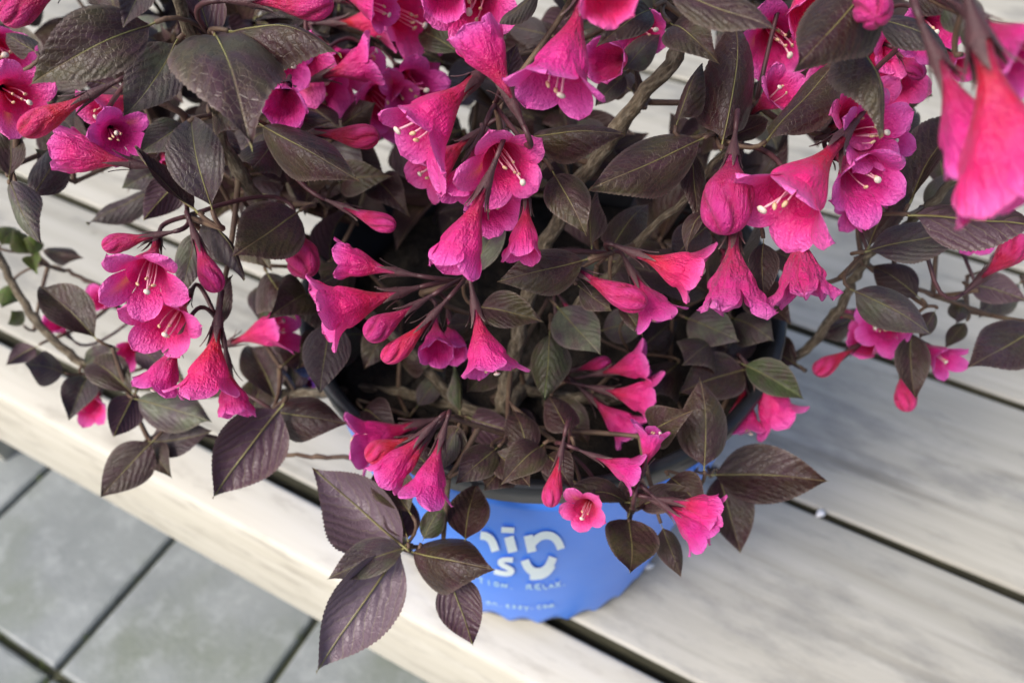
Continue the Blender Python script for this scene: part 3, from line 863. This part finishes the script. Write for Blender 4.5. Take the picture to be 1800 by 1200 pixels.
# ------------------------------------------------------------------ what the photograph shows: leaves (base px, tip px, apparent width px, distance, flags)
# flags: u = underside seen, g = green, y = greyer leaf, a = tip points away from the camera
LEAVES = [
 (379,66,444,270,170,.238,''),(262,45,52,150,105,.232,''),(307,78,216,205,88,.245,'y'),(262,-35,216,50,52,.215,'y'),(412,56,600,98,48,.235,''),
 (372,72,330,-70,62,.25,'u'),(322,220,244,270,52,.265,'y'),(371,360,337,203,92,.262,'ya'),(341,366,236,258,34,.262,''),(463,222,632,318,84,.262,''),
 (500,205,582,214,34,.275,''),(18,318,72,430,48,.30,'y'),(58,345,122,238,56,.31,'ya'),(16,308,14,212,48,.30,'a'),(265,338,153,394,42,.40,'y'),
 (332,308,252,388,62,.33,'u'),(522,374,408,452,104,.30,''),(352,222,428,272,52,.31,''),(492,350,428,330,60,.33,'a'),(215,160,145,142,42,.30,'u'),(292,298,213,332,52,.37,'y'),
 (935,241,1099,236,62,.262,''),(1228,247,1035,333,98,.25,''),(975,308,1031,416,74,.262,''),(1142,18,1047,84,64,.25,''),(1097,133,1046,188,44,.30,'y'),
 (1184,45,1264,112,74,.245,''),(945,-12,871,50,28,.25,'y'),(886,168,910,76,48,.285,'ua'),(806,92,740,58,52,.33,'va'),(962,62,884,44,46,.36,'ya'),
 (830,482,890,383,52,.31,'ya'),(1024,458,874,495,80,.27,''),(1040,432,1050,333,24,.285,'a'),(1072,442,1140,358,68,.31,'a'),(846,540,956,566,62,.305,''),
 (842,568,785,572,48,.33,''),(983,543,1056,624,78,.335,'y'),(966,588,957,704,68,.33,'v'),(808,722,798,643,22,.36,'va'),(735,712,785,645,38,.38,'ya'),
 (828,735,913,762,58,.36,'u'),(975,704,1036,784,54,.37,''),(950,785,880,852,64,.38,''),(802,758,770,832,30,.35,'y'),(1020,505,1075,546,42,.285,''),(1090,532,1130,592,30,.29,''),
 (1271,245,1290,28,96,.252,'a'),(1353,241,1500,84,72,.25,'a'),(1545,-45,1397,122,128,.20,''),(1498,66,1550,242,42,.218,''),(1543,36,1668,110,46,.222,'y'),
 (1175,-14,1370,57,62,.20,''),(1275,245,1352,213,42,.275,'a'),(1602,352,1702,193,68,.285,'a'),(1612,378,1835,400,80,.26,'u'),(1528,432,1612,298,58,.31,'a'),
 (1530,440,1722,404,68,.295,'y'),(1628,372,1702,303,52,.34,'y'),(1213,268,1224,392,42,.265,''),(1243,372,1207,447,28,.26,''),(1192,212,1235,112,42,.25,'a'),
 (1342,428,1345,524,50,.265,''),(1612,520,1533,468,62,.34,'a'),(1503,512,1637,588,68,.31,'y'),(1643,548,1618,594,32,.34,''),(1708,500,1808,530,54,.37,'u'),
 (1822,578,1699,648,90,.36,''),(1696,568,1661,612,28,.39,''),(1690,525,1680,568,32,.39,''),(1602,588,1610,702,54,.35,''),(1590,600,1580,668,32,.36,''),
 (1306,650,1192,692,84,.36,''),(1310,642,1414,702,58,.36,'v'),(1238,818,1230,664,84,.40,'a'),(1500,560,1428,592,42,.40,''),(1258,834,1457,846,100,.36,''),
 (1264,836,1302,972,78,.375,''),(1105,912,1107,1008,88,.365,''),(1100,882,973,882,42,.37,''),(1122,890,1237,868,48,.375,''),(1165,928,1197,1014,42,.385,''),
 (1106,902,1112,815,52,.38,'a'),(706,957,550,822,122,.335,'uya'),(702,972,556,1182,112,.325,'uy'),(707,964,574,1018,62,.34,'y'),(727,970,869,1000,94,.335,''),
 (788,1012,831,1134,78,.345,'u'),(818,946,838,848,76,.35,'a'),(745,946,782,884,42,.36,'va'),(716,944,700,846,62,.365,'ua'),
 (166,592,69,502,72,.36,'a'),(455,562,502,486,72,.39,'ya'),(346,408,320,522,48,.295,'y'),(362,384,430,492,42,.285,'y'),(390,572,410,484,28,.30,'a'),
 (582,568,562,692,78,.33,'y'),(484,700,436,606,74,.40,'a'),(520,690,515,604,50,.41,'a'),(232,690,163,638,62,.37,'a'),(236,694,200,768,58,.37,'u'),(242,702,372,742,74,.365,'y'),
 (266,776,374,756,62,.37,'y'),(110,655,42,640,58,.41,'y'),(62,610,10,642,34,.43,'u'),(152,664,120,738,54,.40,'y'),(266,778,177,874,74,.36,''),(270,784,302,840,44,.37,''),
 (490,720,374,876,112,.335,'u'),(478,722,610,744,78,.345,''),(482,790,420,860,36,.39,''),(76,440,147,453,32,.45,''),(52,444,22,404,34,.44,'g'),(58,446,60,408,30,.44,'g'),
 (58,450,66,482,28,.44,'g'),(20,500,2,540,32,.45,'g'),(2,430,28,404,40,.45,'ga'),(40,570,20,545,30,.45,'g'),(240,605,282,650,42,.40,'u'),(150,640,212,612,40,.42,'y'),
 (1790,500,1720,560,50,.42,'y'),(1740,470,1800,440,34,.40,'u'),(1660,330,1640,250,50,.36,'a'),(1580,160,1640,170,60,.35,''),(1560,240,1610,200,50,.34,'a'),
 (1420,480,1360,440,50,.32,'a'),(1130,610,1190,560,66,.37,'a'),(1060,580,1150,560,60,.38,'y'),(1210,560,1300,600,70,.37,'y'),(1320,560,1260,640,70,.39,''),
 (560,350,520,300,70,.36,'a'),(600,320,690,310,60,.36,''),(660,320,720,380,60,.37,''),(430,420,480,480,70,.36,''),(640,590,560,610,80,.40,'y'),(690,560,640,650,60,.38,''),
 (1100,560,1160,500,60,.36,'a'),(480,110,470,40,40,.30,'a'),(600,220,660,180,50,.34,''),(540,180,600,230,50,.33,''),(90,190,130,230,50,.33,''),(180,60,140,120,60,.27,'y'),
 (60,90,10,60,40,.28,'a'),(100,300,60,260,50,.34,'y'),(1450,150,1400,190,50,.29,''),(1700,90,1770,50,70,.19,'y'),(1660,10,1740,60,60,.20,'y'),(1600,-20,1690,20,60,.21,''),
 (1100,120,1160,60,50,.29,'ya'),(1110,160,1060,130,50,.31,'a'),(640,30,700,70,50,.37,'y'),(720,80,780,110,50,.36,'v'),(480,250,440,300,70,.31,''),(380,190,430,230,60,.29,''),
 (1240,400,1180,460,60,.30,''),(1400,640,1330,600,60,.39,'a'),(1150,760,1220,720,70,.41,''),(1000,760,960,690,60,.40,'a'),(700,730,760,690,60,.40,'a'),(880,720,940,780,60,.39,'u'),
 (540,520,470,560,80,.36,''),(560,540,600,620,80,.37,'y'),(500,640,560,600,80,.38,'a'),(620,470,560,500,80,.36,''),(470,480,520,560,80,.37,''),(590,600,520,650,80,.39,''),(1330,520,1390,570,70,.37,''),(1290,560,1360,600,70,.38,'y'),(1250,600,1200,640,80,.37,''),(1190,640,1130,690,80,.37,''),(880,640,820,690,60,.37,''),(760,640,700,600,60,.37,'a'),(870,790,800,852,62,.31,''),(872,795,932,856,62,.31,''),(962,800,1008,862,56,.31,''),(930,800,900,722,62,.33,'a'),(765,830,715,792,52,.31,'a'),(1004,842,948,800,52,.31,'a'),(640,720,700,770,60,.36,''),(820,800,770,760,50,.33,'a'),(720,900,660,830,70,.37,'a'),(900,800,850,860,60,.39,''),(1180,840,1240,900,60,.40,''),(440,740,470,660,60,.40,'a'),
]
# flowers: (base px, mouth px, kind, distance of the mouth, +1 mouth towards the camera / -1 away, length mm or 0)
FLOWERS = [
 (0,152,36,174,'o',.25,1,19),(158,168,36,232,'b',.24,1,0),(192,222,207,245,'o',.265,1,17),(232,288,100,268,'h',.265,1,0),(240,165,158,205,'t',.285,1,0),
 (520,60,520,115,'o',.31,1,0),(566,135,672,102,'t',.315,1,0),(660,110,715,185,'t',.35,1,0),(640,215,660,190,'o',.36,1,0),(505,150,492,190,'h',.262,1,20),
 (552,232,668,246,'b',.285,1,0),(118,-28,0,34,'b',.22,1,0),(438,2,588,4,'b',.222,1,0),(-20,70,14,92,'t',.30,1,0),(285,270,310,315,'h',.34,1,0),
 (420,300,462,308,'t',.42,1,0),(590,40,700,35,'t',.36,1,0),(640,50,740,60,'t',.37,1,0),(600,0,690,5,'h',.36,1,0),(560,70,600,130,'t',.34,1,0),(690,70,752,120,'t',.36,1,0),
 (600,-10,690,24,'t',.31,1,30),(650,0,742,40,'o',.33,1,30),(700,120,738,170,'o',.34,1,30),(640,150,690,200,'t',.34,1,30),(540,110,575,165,'t',.33,1,30),(470,80,505,120,'t',.29,1,0),(1390,60,1440,10,'t',.28,1,0),(1560,60,1590,100,'t',.27,1,0),
 (834,140,704,246,'t',.236,1,32),(900,178,836,44,'h',.225,1,29),(846,-30,832,24,'o',.262,1,0),(790,-60,770,10,'h',.25,1,0),(1024,0,974,178,'t',.215,1,32),
 (1050,-60,1068,12,'h',.185,1,0),(858,236,908,306,'o',.238,1,27),(838,258,800,358,'h',.25,1,26),(852,330,792,482,'h',.232,1,0),(925,350,922,466,'h',.248,1,24),
 (840,320,868,380,'t',.265,1,0),(826,244,735,316,'t',.285,1,0),(604,364,697,402,'b',.28,1,0),(1120,30,1142,60,'t',.29,1,0),(1110,100,1050,108,'h',.28,1,0),
 (1288,272,1272,414,'r',.238,1,0),(1478,245,1356,388,'t',.232,1,31),(1462,242,1552,236,'o',.238,1,29),(1470,272,1540,322,'t',.238,1,28),(1462,225,1524,196,'o',.243,1,28),
 (1500,240,1590,238,'t',.262,1,0),(1648,105,1738,306,'h',.158,1,0),(1722,72,1806,372,'h',.15,1,0),(1712,30,1850,130,'t',.155,1,0),(1340,40,1386,78,'o',.285,1,0),
 (1322,198,1384,150,'t',.265,1,0),(1500,80,1522,126,'o',.275,1,0),(1582,96,1620,132,'b',.26,1,14),(1660,90,1700,122,'h',.22,1,12),(1405,-25,1424,42,'h',.255,1,0),
 (1620,30,1650,66,'t',.24,1,0),(1528,-30,1532,30,'b',.185,1,0),(1690,395,1725,428,'t',.34,1,0),(1722,492,1806,420,'b',.30,1,0),(1500,340,1528,380,'t',.31,1,0),(1560,120,1575,155,'t',.28,1,0),
 (272,414,182,432,'b',.27,1,0),(276,424,252,512,'o',.252,1,27),(345,420,378,512,'b',.268,1,0),(330,520,285,588,'o',.268,1,27),(316,596,268,694,'t',.278,1,0),
 (382,574,364,702,'t',.275,1,0),(400,640,412,738,'h',.30,1,0),(408,602,506,566,'t',.36,1,0),(208,540,168,522,'t',.42,1,0),(120,590,88,560,'t',.43,1,0),(175,690,158,722,'t',.40,1,0),
 (524,408,536,488,'r',.30,1,19),(560,650,534,682,'h',.42,1,0),(600,640,603,700,'b',.42,1,0),(240,600,222,618,'t',.42,1,0),
 (697,478,580,458,'h',.278,1,0),(700,515,556,556,'t',.275,1,0),(728,538,640,592,'b',.268,1,0),(757,558,680,642,'b',.272,1,0),(766,560,766,632,'h',.29,1,0),(790,560,800,630,'h',.31,1,0),(836,542,860,668,'t',.275,1,0),
 (1018,478,1132,545,'b',.27,1,27),(1118,446,1238,494,'t',.268,1,0),(1112,480,1162,572,'t',.285,1,0),(1290,408,1286,566,'w',.242,1,0),(1400,392,1420,542,'w',.242,1,0),
 (1010,650,1075,634,'b',.35,1,0),(1058,655,1144,636,'t',.34,1,0),(1060,685,1156,706,'t',.34,1,0),(1040,700,1118,772,'t',.345,1,0),(1130,826,1155,752,'t',.36,1,0),
 (1046,802,1124,834,'t',.36,1,0),(930,690,935,722,'o',.42,1,0),(733,746,606,784,'t',.335,1,0),(720,770,640,800,'b',.33,1,0),(745,762,664,846,'h',.328,1,0),(776,770,742,884,'t',.33,1,0),(752,770,700,840,'b',.34,1,0),
 (985,800,966,892,'b',.38,1,0),(1040,870,1026,910,'o',.362,1,23),(1165,886,1262,926,'t',.36,1,0),(1170,890,1240,950,'t',.362,1,0),(1180,880,1270,895,'h',.365,1,0),
 (1306,672,1306,768,'t',.362,1,0),(1322,655,1388,752,'t',.36,1,0),(1500,612,1430,656,'b',.375,1,0),(1580,560,1542,580,'o',.355,1,22),(1560,610,1515,600,'h',.37,1,0),(1592,632,1590,724,'b',.372,1,0),
 (1612,598,1666,642,'t',.362,1,0),(1505,548,1475,556,'b',.40,1,0),(990,530,1010,560,'b',.36,1,14),(1270,440,1290,470,'b',.32,1,0),
]
CLUSTERS = [(218,150,.262),(870,185,.262),(880,250,.268),(1290,255,.272),(1455,240,.275),(1690,20,.185),(330,380,.285),(815,492,.295),(1075,445,.285),(1000,668,.37),(800,738,.365),(380,560,.30),
            (1110,900,.39),(1305,645,.375),(1585,580,.37),(545,120,.33),(1330,180,.285),(1005,0,.255),(1150,870,.39),(710,960,.35),(1250,838,.385),(480,720,.355),(262,772,.38),(1720,510,.36),(1620,365,.30),(1525,440,.315),(236,694,.385),
            (370,62,.25),(470,220,.275),(1000,795,.40),(580,40,.39),(640,60,.40),(740,515,.31),(60,445,.46)]
STEMS = [  # visible woody stems, from the soil outwards: px, px, distance ; radius m
 ([(888,735,.372),(900,640,.352),(932,500,.33),(1000,350,.31),(1085,225,.292),(1190,98,.274),(1262,-5,.262),(1340,-100,.26)], .0034),
 ([(1030,700,.385),(1180,690,.405),(1385,632,.402),(1470,550,.374),(1518,462,.347),(1612,380,.315),(1700,300,.30)], .0026),
 ([(700,690,.40),(520,690,.41),(330,690,.43),(162,652,.425),(60,560,.42),(0,458,.42),(-60,330,.41)], .0027),
 ([(820,720,.385),(620,520,.36),(420,300,.31),(372,130,.272),(328,50,.246),(306,-30,.225)], .0026),
 ([(330,690,.43),(260,560,.46),(150,492,.468),(85,466,.465)], .0016),
 ([(790,810,.375),(690,806,.39),(560,803,.388),(484,794,.385)], .0014),
 ([(380,260,.30),(325,208,.275),(265,165,.262)], .0015),
 ([(590,662,.45),(700,690,.44),(760,700,.42)], .0022),
 ([(960,700,.38),(1000,560,.345),(1120,430,.30),(1290,255,.274)], .0018),
 ([(1085,225,.292),(1110,200,.30),(1140,180,.31)], .0012),
 ([(1518,462,.347),(1640,520,.38),(1830,575,.40)], .0014),
]

shrub = bpy.data.objects.new('flowering_shrub', None); COL.objects.link(shrub)
ROOT = PC+Vector((0, 0, .185))
shrub.location = ROOT
tag(shrub, 'bushy shrub with dark bronze leaves and magenta trumpet flowers growing from the pot', 'shrub')
INV = Matrix.Translation(-ROOT)
def part(name, me, M=None, parent=None):
    if parent is None:
        return add(name, me, shrub, INV @ (M if M is not None else Matrix.Identity(4)))
    return add(name, me, parent, M)

# --- branch tree
nodes = [(ROOT+Vector((x, y, -.005)), .003) for x, y in ((0, -.02), (.03, .01), (-.03, .0), (.0, .03))]
def tubepart(name, pts, rads, mt, n=7):
    b_ = B(); b_.tube(pts, rads, n)
    return part(name, b_.mesh(name, [mt]))
def smooth(pts, k=6):
    out = []
    P = [pts[0]]+pts+[pts[-1]]
    for i in range(1, len(P)-2):
        p0, p1, p2, p3 = P[i-1], P[i], P[i+1], P[i+2]
        for j in range(k):
            t = j/k
            out.append(.5*((2*p1)+(p2-p0)*t+(2*p0-5*p1+4*p2-p3)*t*t+(3*p1-p0-3*p2+p3)*t**3))
    out.append(pts[-1]); return out
for pts, r0 in STEMS:
    P = [at(*p) for p in pts]
    rt = min((n_[0] for n_ in nodes), key=lambda q: (q-P[0]).length)
    P = [rt]+P
    S_ = smooth(P, 8)
    L = len(S_)
    S_ = [p+Vector((rng.gauss(0, .0006), rng.gauss(0, .0006), rng.gauss(0, .0006))) for p in S_]
    rad = [r0*(1.15-.5*i/L)*(1+(.28 if i % 8 == 0 and i else 0)+rng.uniform(-.05, .05)) for i in range(L)]
    tubepart('branch', S_, rad, M_BARK if r0 > .0016 else M_TWIG, 9)
    nodes += [(p, r0*.6) for p in P[1:]]
    nodes += [(S_[i], r0*.6) for i in range(4, L, 8)]
clus = [at(c[0], c[1], min(c[2], .322) if 640 < c[0] < 1245 and c[1] > 755 else c[2]) for c in CLUSTERS]
def nearest(p, L, mx):
    b_ = min(L, key=lambda q: (q-p).length); return b_ if (b_-p).length < mx else None

stalks = []      # (from node, to point, radius)
newnodes = list(clus)
# --- flowers
cnt = {k: 0 for k in PROTO}
def frame(axis, roll, ref=None):
    z = axis.normalized()
    x = (ref or Vector((.3, .2, 1))).cross(z)
    if x.length < 1e-4: x = Vector((1, 0, 0)).cross(z)
    x.normalize(); y = z.cross(x)
    M = Matrix((x, y, z)).transposed().to_4x4()
    return M @ Matrix.Rotation(roll, 4, 'Z')
DEF = {'o': .0295, 't': .0285, 'h': .027, 'b': .0245, 'r': .022, 'w': .027}
def over_rim(x, y, d, lim=.312):
    return min(d, lim) if 640 < x < 1245 and y > 755 else d
for (bx, by, mx, my, k, d, sg, mmv) in FLOWERS:
    d_seen = d; d = over_rim(bx, by, d, .286)
    Pm = at(mx, my, d); Pb0 = at(bx, by, d)
    ap = (Pb0-Pm).length
    L = (mmv/1000 if mmv else DEF[k]*rng.uniform(.94, 1.06))*(d/d_seen)
    if k in 'thwb' and ap > .70*L: L = ap*rng.uniform(1.0, 1.03)          # seen from the side
    elif k in 'thwb' and not mmv: L = ap+(L-ap)*.55
    if ap > L*.98:
        dz = .0015
    else: dz = math.sqrt(L*L-ap*ap)
    Pb = at(bx, by, d+dz*sg)
    ax = Pm-Pb; L = ax.length
    v = cnt[k] % len(PROTO[k]); cnt[k] += 1
    me, s = PROTO[k][v]
    roll = rng.uniform(0, 6.28)
    wsc = rng.uniform(.95, 1.08) if k in 'or' else rng.uniform(1.10, 1.30)
    if d < .2: wsc *= .92
    M = Matrix.Translation(Pb) @ frame(ax, roll) @ Matrix.Diagonal((L*wsc, L*wsc, L, 1))
    f = part('flower_bud' if k in 'br' else 'flower', me, M)
    Z1 = Matrix.Rotation(rng.uniform(0, 6.28), 4, 'Z')
    csc = .027/L*rng.uniform(.9, 1.1)
    csc = min(max(csc, .8), 1.3)
    cz = Matrix.Diagonal((1, 1, csc, 1))
    part('calyx', (CALYX_R if k == 'r' else CALYX)[rng.randrange(2 if k == 'r' else 4)], Z1 @ cz, f)
    if k in 'ot' and d < .4:
        part('pistil', PISTIL[rng.randrange(3)], Matrix.Rotation(rng.uniform(0, 6.28), 4, 'Z') @ Matrix.Diagonal((1, 1, .98 if k == 'o' else .9, 1)), f)
        for q in range(4 if k == 'o' else 2):
            part('stamen', STAMEN[q % 4], Matrix.Rotation(q*1.45+rng.uniform(-.3, .3), 4, 'Z'), f)
    end = Pb-ax.normalized()*(L*.285*csc)
    nd = nearest(end, newnodes, .05)
    if nd is None:
        nd = end-ax.normalized()*.008+Vector((0, .006, -.004)); newnodes.append(nd)
    stalks.append((nd, end, -ax.normalized(), .00085))

# --- leaves
def place_leaf(P0, P1, wid, kind, under, roll_hint=None, shape=None, appw=None):
    ax = P1-P0; L = ax.length; y = ax.normalized()
    view = (CAM-(P0+P1)/2).normalized()
    n0 = view-y*view.dot(y)
    if n0.length < 1e-4: n0 = UP-y*UP.dot(y)
    n0.normalize()
    if under: n0 = -n0
    ang = 0
    if appw is not None:
        c_ = min(1, max(.12, appw/wid)); ang = math.acos(c_)
    elif roll_hint is not None: ang = roll_hint
    best = None
    for s in (-1, 1):
        q = Matrix.Rotation(s*ang, 3, y) @ n0
        sc = q.z
        if best is None or sc > best[0]: best = (sc, q)
    z = best[1]; x = y.cross(z)
    M = Matrix((x, y, z)).transposed().to_4x4()
    M = Matrix.Translation(P0) @ M @ Matrix.Diagonal((wid*rng.choice((-1, 1)), L, L, 1))
    protos = LEAF[kind]
    me = protos[shape if shape is not None else rng.randrange(len(protos))]
    return part('leaf', me, M)
leaf_links = []
nleaf = 0
for (bx, by, tx, ty, w, d, fl) in LEAVES:
    d = over_rim(bx, by, d)
    P0 = at(bx, by, d); T0 = at(tx, ty, d)
    apL = (T0-P0).length; apW = w*d/FPX
    wid = max(apW*1.06, apL*.44) if apW > apL*.3 else apL*.42
    Lt = max(apL*1.03, wid/.60)
    dz = math.sqrt(max(0, Lt*Lt-apL*apL))
    P1 = at(tx, ty, d+(dz if 'a' in fl else -dz))
    kind = 'v' if 'v' in fl else 'g' if 'g' in fl else ('y' if 'y' in fl else 'd')
    place_leaf(P0, P1, wid, kind, 'u' in fl, appw=apW*1.04)
    nleaf += 1
    nd = nearest(P0, newnodes, .022)
    if nd is None:
        nd = P0-(P1-P0).normalized()*.008+Vector((0, .004, -.004)); newnodes.append(nd)
    leaf_links.append((nd, P0-(P1-P0).normalized()*.002, -(P1-P0).normalized()))
# --- foliage deeper in the shrub and beyond the frame's top edge
def inside(x, y, poly):
    c = False; j = len(poly)-1
    for i in range(len(poly)):
        xi, yi = poly[i]; xj, yj = poly[j]
        if (yi > y) != (yj > y) and x < (xj-xi)*(y-yi)/(yj-yi)+xi: c = not c
        j = i
    return c
DENSE = [(0,-40),(1590,-40),(1590,110),(1450,200),(1440,420),(1330,620),(1220,760),(1000,800),(820,790),(700,730),(450,650),(420,480),(480,400),(280,330),(260,200),(80,200),(0,120)]
FB = B()
def low_leaf(M, seed):
    """one leaf of the inner foliage"""
    r = random.Random(seed); nrow, nh = 15, 2
    ar, fo = r.uniform(-.03, .16), r.uniform(.05, .4)
    P = np.zeros((nrow, 2*nh+1, 3)); UV = np.zeros((nrow, 2*nh+1, 2)); C = np.zeros((nrow, 2*nh+1, 3))
    for i in range(nrow):
        t = i/(nrow-1); w = wprof(t)
        for j in range(-nh, nh+1):
            x = w*j/nh; z = ar*4*t*(1-t)+fo*abs(x)
            P[i, j+nh] = M @ Vector((x, t, z)); UV[i, j+nh] = (x+.5+seed*3, t) if False else (x+.5, t)
    FB.grid(P, UV, C)
def rnd_leaf(p, away=False):
    global nleaf
    dr = Vector((rng.gauss(0, 1), rng.gauss(0, 1), rng.gauss(.05, .45))).normalized()
    L = rng.uniform(.030, .047); wid = L*rng.uniform(.48, .60)
    P0, P1 = p+dr*.003, p+dr*L
    if nleaf < 298 and not away:
        place_leaf(P0, P1, wid, rng.choice('dddy'), rng.random() < .15, roll_hint=rng.uniform(.1, .9)); nleaf += 1
    else:
        y = dr; z = (Vector((rng.gauss(0, .5), rng.gauss(-.4, .5), 1))); z = (z-y*z.dot(y)).normalized(); x = y.cross(z)
        M = Matrix.Translation(P0) @ Matrix((x, y, z)).transposed().to_4x4() @ Matrix.Diagonal((wid, L, L, 1))
        low_leaf(M, rng.randrange(10**6))
def fill(n, poly, dmin, dmax, per, away=False):
    k = tries = 0
    xs = [q[0] for q in poly]; ys = [q[1] for q in poly]
    while k < n and tries < 4000:
        tries += 1
        x, y = rng.uniform(min(xs), max(xs)), rng.uniform(min(ys), max(ys))
        if not inside(x, y, poly): continue
        d = rng.uniform(dmin, dmax); p = at(x, y, d)
        if p.z < .215: continue
        if 600 < x < 720 and 600 < y < 700: continue
        newnodes.append(p); k += 1
        for q in range(rng.choice(per)): rnd_leaf(p, away)
TOPZ = [(0,-40),(1590,-40),(1590,90),(1440,190),(1250,260),(900,330),(640,350),(480,390),(300,330),(270,190),(80,200),(0,120)]
fill(24, TOPZ, .375, .44, (3, 3, 4))
fill(20, DENSE, .36, .44, (3, 4))
fill(34, TOPZ, .40, .52, (3, 4, 4), True)
fill(26, DENSE, .40, .47, (3, 4), True)
fill(14, [(-150, -330), (1950, -330), (1950, -90), (-150, -90)], .24, .40, (3, 4), True)
print('leaves', nleaf)

fo = part('inner_foliage', FB.mesh('inner_foliage', [M_LEAF])); fo['kind'] = 'stuff'
# --- twigs join every node to the branches
done = list(nodes)
for p in sorted(newnodes, key=lambda q: (q-ROOT).length):
    best = None
    for (q, r_) in done:
        dd = (q-p).length
        c_ = dd+(.6*max(0, (q-ROOT).length-(p-ROOT).length))-.12*(q-ROOT).length
        if px_of(q)[2] < px_of(p)[2]: c_ += .03
        if best is None or c_ < best[0]: best = (c_, q)
    q = best[1]
    if (p-q).length > .002:
        L = (p-q).length
        ctl = (p+q)/2+Vector((rng.gauss(0, .08*L), .05*L+rng.gauss(0, .05*L), -.10*L))
        n = 10
        pts = [Vector(v) for v in bez(q, ctl, p, n)]
        rad = [lerp(.0013, .0009, i/(n-1)) for i in range(n)]
        rad[-1] *= 1.35
        tubepart('twig', pts, rad, M_TWIG, 7)
        done += [(pts[5], .001)]
    done.append((p, .001))
for nd, end, dr, r_ in stalks:
    L = (end-nd).length
    if L < .001: continue
    pts = bez(nd, end+dr*L*.45, end, 8)
    tubepart('flower_stalk', pts, [r_]*7+[r_*.85], M_STALK, 6)
for nd, end, dr in leaf_links:
    L = (end-nd).length
    if L < .002: continue
    pts = bez(nd, end+dr*L*.45, end, 6)
    tubepart('leaf_stalk', pts, [.00075]*6, M_TWIG, 6)
